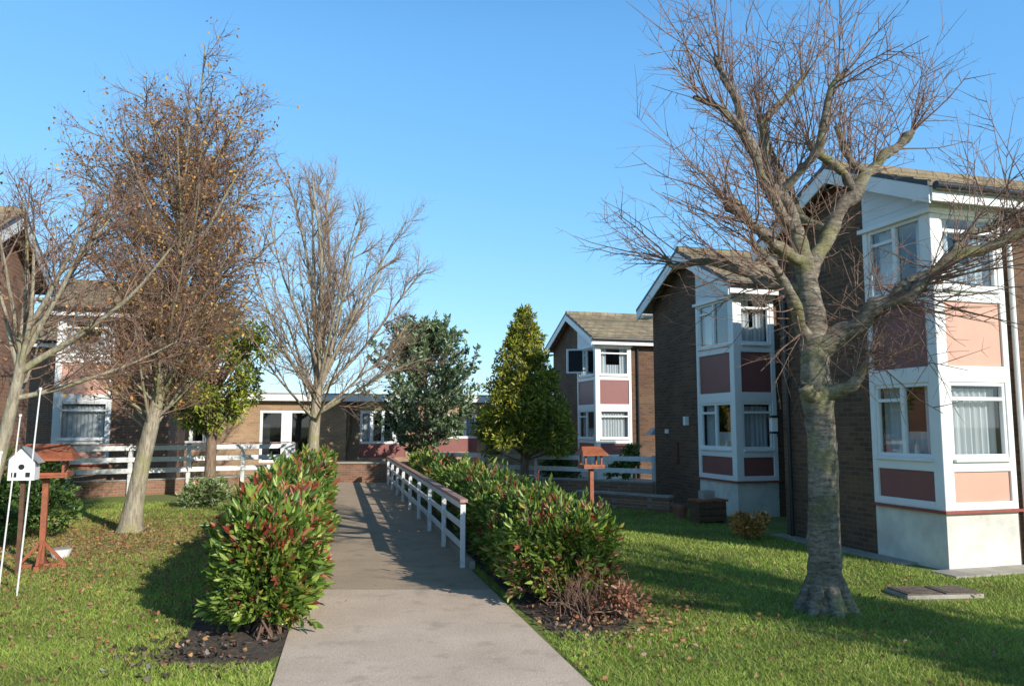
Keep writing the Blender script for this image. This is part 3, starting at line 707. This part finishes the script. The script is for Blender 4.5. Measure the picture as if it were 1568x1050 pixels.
gen_tree('slender_bare_tree',(-5.3,21,0),SLIM,[(0,0,-.05,.26),(0,0,.5,.17),(.0,0,1.5,.15),(.05,0,2.5,.13),(.1,0,3.4,.10)],lim,M['bark_pale'],M['twig_grey'],
 (120,[(.5,.34,.12)],[1],.07))
NL=dict(SLIM); NL.update(nc=[9,6,5,0],len=[0,.95,.5,.3],ang=[(25,55),(25,50),(25,55)],rad=[0,.014,.007,.0042],ref=2.0,trop=[.04,.05,.05,.03])
lim=ringlimbs(6,(2.3,2.9),(8,35),(1.5,2.1),.035)+[(2.5,(.85,.1,.45),2.3,.045),(2.2,(.8,.3,.15),1.9,.035),(2.9,(.5,-.2,.8),1.8,.035),(2.0,(-.3,.6,.5),1.6,.03)]
gen_tree('young_bare_tree',(-5.95,9.0,0),NL,[(-.1,0,-.05,.14),(-.1,0,.3,.085),(.0,0,1.0,.075),(.15,0,1.8,.07),(.25,0,2.4,.06),(.3,0,2.9,.045)],lim,M['bark_pale'],M['shoot'],
 (160,[(.45,.2,.08),(.34,.15,.07)],[1,1],.06))
BIG=dict(SLIM); BIG.update(nc=[12,7,4,0],ref=3)
gen_tree('bare_pollarded_tree',(7.5,4.1,0),BIG,[(0,0,-.05,.38),(0,0,.3,.3),(0,0,2.4,.28)],ringlimbs(10,(1.6,2.4),(15,55),(2.3,3.2),.14),M['bark_near'],M['shoot'])
# ---------------------------------------------------------------- evergreen crowns
def clump_tree(name,loc,trunk_r,trunk_h,blobs,nleaf,LL,cols,wts,up=.2,dens=.55,asp=.5):
    root=empty(name,loc); T=Tubes()
    T.add([Vector((0,0,-.05)),Vector((.02,0,trunk_h*.5)),Vector((0,0,trunk_h))],[trunk_r*1.3,trunk_r,trunk_r*.4],8)
    C=[];D=[];K=[]
    vol=[b_[3]**2 for b_ in blobs]; tot=sum(vol)
    for (x,y,z,r),v in zip(blobs,vol):
        T.add([Vector((0,0,min(trunk_h*.9,z*.7))),Vector((x*.5,y*.5,z*.85)),Vector((x,y,z))],[trunk_r*.35,trunk_r*.2,.008],5)
        m=int(nleaf*v/tot)
        if m<1: continue
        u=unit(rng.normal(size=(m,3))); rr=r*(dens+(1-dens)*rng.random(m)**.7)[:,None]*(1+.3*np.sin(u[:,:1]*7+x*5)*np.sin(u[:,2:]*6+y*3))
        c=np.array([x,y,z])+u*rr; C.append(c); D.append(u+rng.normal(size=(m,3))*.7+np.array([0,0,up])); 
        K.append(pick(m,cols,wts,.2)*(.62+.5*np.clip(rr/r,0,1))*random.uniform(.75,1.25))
    C=np.concatenate(C);D=np.concatenate(D);K=np.concatenate(K); Ls=rng.uniform(.7,1.25,len(C))*LL
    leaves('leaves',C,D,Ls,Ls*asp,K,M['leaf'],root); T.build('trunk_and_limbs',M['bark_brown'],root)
def shoot_tree(name,loc,H,R0,zb,nsh,LL,cols,wts):
    root=empty(name,loc); T=Tubes(); C=[];D=[];K=[]
    T.add([Vector((0,0,-.05)),Vector((.03,0,H*.3)),Vector((0,.02,H*.6)),Vector((0,0,H*.95))],[.11,.08,.05,.01],8)
    for i in range(nsh):
        h=random.random(); z=zb+(H-zb)*h*.85; a=i*2.399+random.random()
        prof=math.sin(math.pi*(.14+.78*h))**.8
        L=R0*prof*random.choice([.45,.7,.9,1.05,1.25])*random.uniform(.85,1.1)
        s0=Vector((0,0,max(.8,z-.25*L-.1))); d=Vector((math.cos(a),math.sin(a),random.uniform(.35,1.0)*(.6+h))).normalized()
        e=s0+d*L*1.15; mid=s0.lerp(e,.5)+rv()*.05; T.add([s0,mid,e],[.016,.010,.004],4)
        tone=random.uniform(.6,1.35)
        for j in range(random.randint(4,7)):
            f=random.uniform(.45,1); p=s0.lerp(e,f); dd=(d+rv()*.5+Vector((0,0,.5))).normalized(); q=p+dd*random.uniform(.2,.5)
            T.add([p,p.lerp(q,.5),q],[.006,.004,.002],3)
            for k in range(9):
                g=random.random(); C.append(tuple(p.lerp(q,g))); D.append(tuple(dd*.8+rv()*.6)); K.append(tone)
    C=np.array(C);D=np.array(D); Ls=rng.uniform(.7,1.2,len(C))*LL
    leaves('leaves',C,D,Ls,Ls*.45,pick(len(C),cols,wts,.22)*np.array(K)[:,None],M['leaf'],root); T.build('trunk_and_limbs',M['bark_brown'],root)
shoot_tree('evergreen_broadleaf_tree',(-3.05,27.6,0),5.9,1.95,1.1,270,.17,[(.17,.25,.11),(.27,.36,.19),(.10,.15,.07),(.42,.48,.33)],[4,3,3,1.5])
bl=[]
for i in range(190):
    h=(i/190)**.85; a=i*2.399; R=(1.3*(1-h)**.75+.03)*random.choice([.6,.85,1.0,1.12])*random.uniform(.85,1.0)
    bl.append((math.cos(a)*R,math.sin(a)*R,1.4+3.85*h-.15*R+random.uniform(-.1,.14),(.24*(1-h)+.09)*random.uniform(.6,1.1)))
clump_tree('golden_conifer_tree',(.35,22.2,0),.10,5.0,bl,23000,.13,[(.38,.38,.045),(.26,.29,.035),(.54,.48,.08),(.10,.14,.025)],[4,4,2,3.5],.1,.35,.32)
bl=[]
for i in range(60):
    h=random.random(); a=i*2.399; R=1.35*math.sin(math.pi*(.12+.7*h))*random.uniform(.4,1)
    bl.append((math.cos(a)*R,math.sin(a)*R,1.8+3.3*h,random.uniform(.18,.38)))
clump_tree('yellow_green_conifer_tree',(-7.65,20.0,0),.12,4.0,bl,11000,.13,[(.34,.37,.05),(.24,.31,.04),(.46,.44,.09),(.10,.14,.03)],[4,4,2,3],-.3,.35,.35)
# off-frame evergreen on the right whose shade falls across the lawn corner
bl=[(random.gauss(0,.45),random.gauss(0,.45),random.uniform(1.0,3.3),random.uniform(.3,.5)) for _ in range(30)]
clump_tree('evergreen_garden_tree',(8.0,2.5,0),.12,2.8,bl,6000,.13,[(.12,.2,.05),(.07,.12,.03)],[1,1])
def shrub(name,loc,r,h,n,LL,cols,w):
    bl=[(random.gauss(0,r*.4),random.gauss(0,r*.4),h*random.uniform(.25,.8),r*random.uniform(.3,.5)) for _ in range(14)]
    clump_tree(name,loc,.03,h*.6,bl,n,LL,cols,w,.3)
DG=[(.09,.16,.035),(.15,.24,.05),(.05,.09,.025)]
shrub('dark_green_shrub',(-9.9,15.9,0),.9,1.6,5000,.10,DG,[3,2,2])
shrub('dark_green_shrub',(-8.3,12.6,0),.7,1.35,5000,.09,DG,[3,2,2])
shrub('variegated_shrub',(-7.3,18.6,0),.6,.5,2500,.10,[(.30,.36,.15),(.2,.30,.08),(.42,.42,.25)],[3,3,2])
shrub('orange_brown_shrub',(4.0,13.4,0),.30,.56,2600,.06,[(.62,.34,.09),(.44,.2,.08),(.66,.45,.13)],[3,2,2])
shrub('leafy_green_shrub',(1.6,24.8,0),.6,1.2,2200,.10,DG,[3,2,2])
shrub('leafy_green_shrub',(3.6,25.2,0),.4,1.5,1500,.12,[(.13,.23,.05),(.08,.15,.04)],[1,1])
shrub('dry_red_shrub',(1.1,7.95,0),.28,.36,320,.06,[(.44,.2,.12),(.32,.14,.08)],[1,1])
# ---------------------------------------------------------------- small objects
def bird_table(loc,hh,s):
    b=MB()
    b.beam((0,0,.05),(0,0,hh),.07,.07,'wood')
    b.beam((-.30,0,.03),(.30,0,.03),.06,.06,'wood'); b.beam((0,-.3,.035),(0,.3,.035),.06,.06,'wood')
    for dx,dy_ in ((1,0),(-1,0),(0,1),(0,-1)): b.beam((dx*.26,dy_*.26,.06),(dx*.02,dy_*.02,.34),.035,.04,'wood')
    z=hh; b.box(-.27*s,.27*s,-.2*s,.2*s,z,z+.03,'wood')
    for sx in (-1,1): b.box(sx*.27*s-.012,sx*.27*s+.012,-.21*s,.21*s,z+.002,z+.07,'wood')
    for sy in (-1,1): b.box(-.258*s,.258*s,sy*.2*s-.01,sy*.2*s+.01,z+.031,z+.07,'wood')
    for sx in (-1,1):
        for sy in (-1,1): b.beam((sx*.22*s,sy*.15*s,z+.03),(sx*.22*s,sy*.15*s,z+.24),.03,.03,'wood')
    e=z+.23; r=e+.2*s
    for sy in (-1,1):
        q=[(-.36*s,sy*.30*s,e),(.36*s,sy*.30*s,e),(.26*s,0,r),(-.26*s,0,r)]
        b.poly(q,'wood'); b.poly([(x,y,zz+.02) for x,y,zz in q],'wood'); b.poly([q[0],q[1],(q[1][0],q[1][1],e+.02),(q[0][0],q[0][1],e+.02)],'wood')
    for sx in (-1,1): b.poly([(sx*.36*s,-.3*s,e+.01),(sx*.36*s,.3*s,e+.01),(sx*.26*s,0,r+.01)],'wood')
    return b.obj('bird_table',loc=loc,rot=.35)
bird_table((-6.3,10.7,0),1.2,1.0)
bird_table((1.42,14.2,0),1.13,.7)
b=MB(); b.box(-.15,.15,-.12,.12,0,.26,'white'); b.poly([(-.15,-.121,.26),(.15,-.121,.26),(0,-.121,.42)],'white'); b.poly([(-.15,.12,.26),(.15,.12,.26),(0,.12,.42)],'white')
for sx in (-1,1):
    b.poly([(sx*.2,-.17,.215),(sx*.2,.17,.215),(0,.17,.43),(0,-.17,.43)],'metal'); 
b.cyl((0,-.125,.17),(0,-.118,.17),.035,.035,'black',14); b.box(-.11,-.05,-.126,-.12,.04,.1,'black'); b.box(.05,.11,-.126,-.12,.04,.1,'black')
b.beam((0,0,-1.25),(0,0,0),.05,.05,'woodbrown')
b.obj('white_bird_house',loc=(-6.3,10.2,1.2),rot=.3)
b=MB(); b.cyl((0,0,0),(0,0,.13),.10,.15,'white',20); b.cyl((0,0,.131),(0,0,.14),.15,.13,'concrete',20); b.obj('white_garden_bowl',loc=(-6.5,11.5,0))
for (x,y_,h) in ((-5.55,9.0,2.3),(-5.95,9.3,2.0),(-5.5,8.3,1.6)):
    b=MB(); b.cyl((0,0,0),(.12,0,h),.010,.008,'fwhite',8); b.cyl((.12,0,h),(.122,0,h+.03),.016,.016,'fwhite',8); b.obj('garden_cane',loc=(x,y_,0))
b=MB(); b.box(-.45,.45,-.22,.22,0,.045,'concrete'); b.box(-.43,-.02,-.2,.2,.045,.06,'iron'); b.box(.02,.43,-.2,.2,.045,.06,'iron')
for i in range(8):
    for sx in (-.40,.05): b.box(sx+.01,sx+.34,-.17+i*.045,-.155+i*.045,.06,.068,'iron')
b.obj('drain_cover',loc=(4.75,9.05,0),rot=.1,bevel=.004)
b=MB(); b.box(-.3,.3,-.18,.18,.05,.42,'woodbrown'); b.box(-.33,.33,-.21,.21,.42,.46,'wood'); 
for sx in (-.27,.27): b.box(sx-.03,sx+.03,-.16,.16,0,.05,'woodbrown')
b.box(-.305,.305,-.186,-.181,.15,.165,'black'); b.box(-.305,.305,-.186,-.181,.28,.295,'black'); b.box(-.15,.1,-.1,.1,.46,.62,'concrete'); b.obj('wooden_planter',loc=(3.85,15.6,0),rot=.3,bevel=.005)
M['terra']=simple('terracotta',(.34,.14,.08),.8,.25,8)
b=MB(); b.cyl((0,0,0),(0,0,.26),.11,.16,'terra',18); b.cyl((0,0,.24),(0,0,.30),.18,.18,'terra',18); b.cyl((0,0,.301),(0,0,.305),.15,.15,'soil',18); b.obj('terracotta_pot',loc=(3.45,16.3,0))
b=MB(); b.beam((3.5,17.4,.16),(1.6,19.0,.16),.2,.32,'brick_red'); b.beam((3.5,17.4,.34),(1.6,19.0,.34),.26,.04,'concrete')
b.obj('garden_edging_wall')
b=MB(); b.cyl((0,0,0),(0,0,5.6),.07,.045,'metal'); b.cyl((0,0,5.6),(-.7,0,5.85),.04,.035,'metal'); b.beam((-.6,0,5.84),(-1.1,0,5.88),.2,.12,'metal'); b.obj('street_lamp',loc=(-14,62,0))
b=MB(); b.cyl((0,0,0),(0,0,1.9),.025,.02,'metal')
for i in range(8):
    a=i*math.pi/4; c_=(i+1)*math.pi/4
    b.poly([(0,0,1.95),(.5*math.cos(a),.5*math.sin(a),1.6),(.5*math.cos(c_),.5*math.sin(c_),1.6)],'metal')
b.obj('garden_parasol',loc=(4.6,24.6,0))
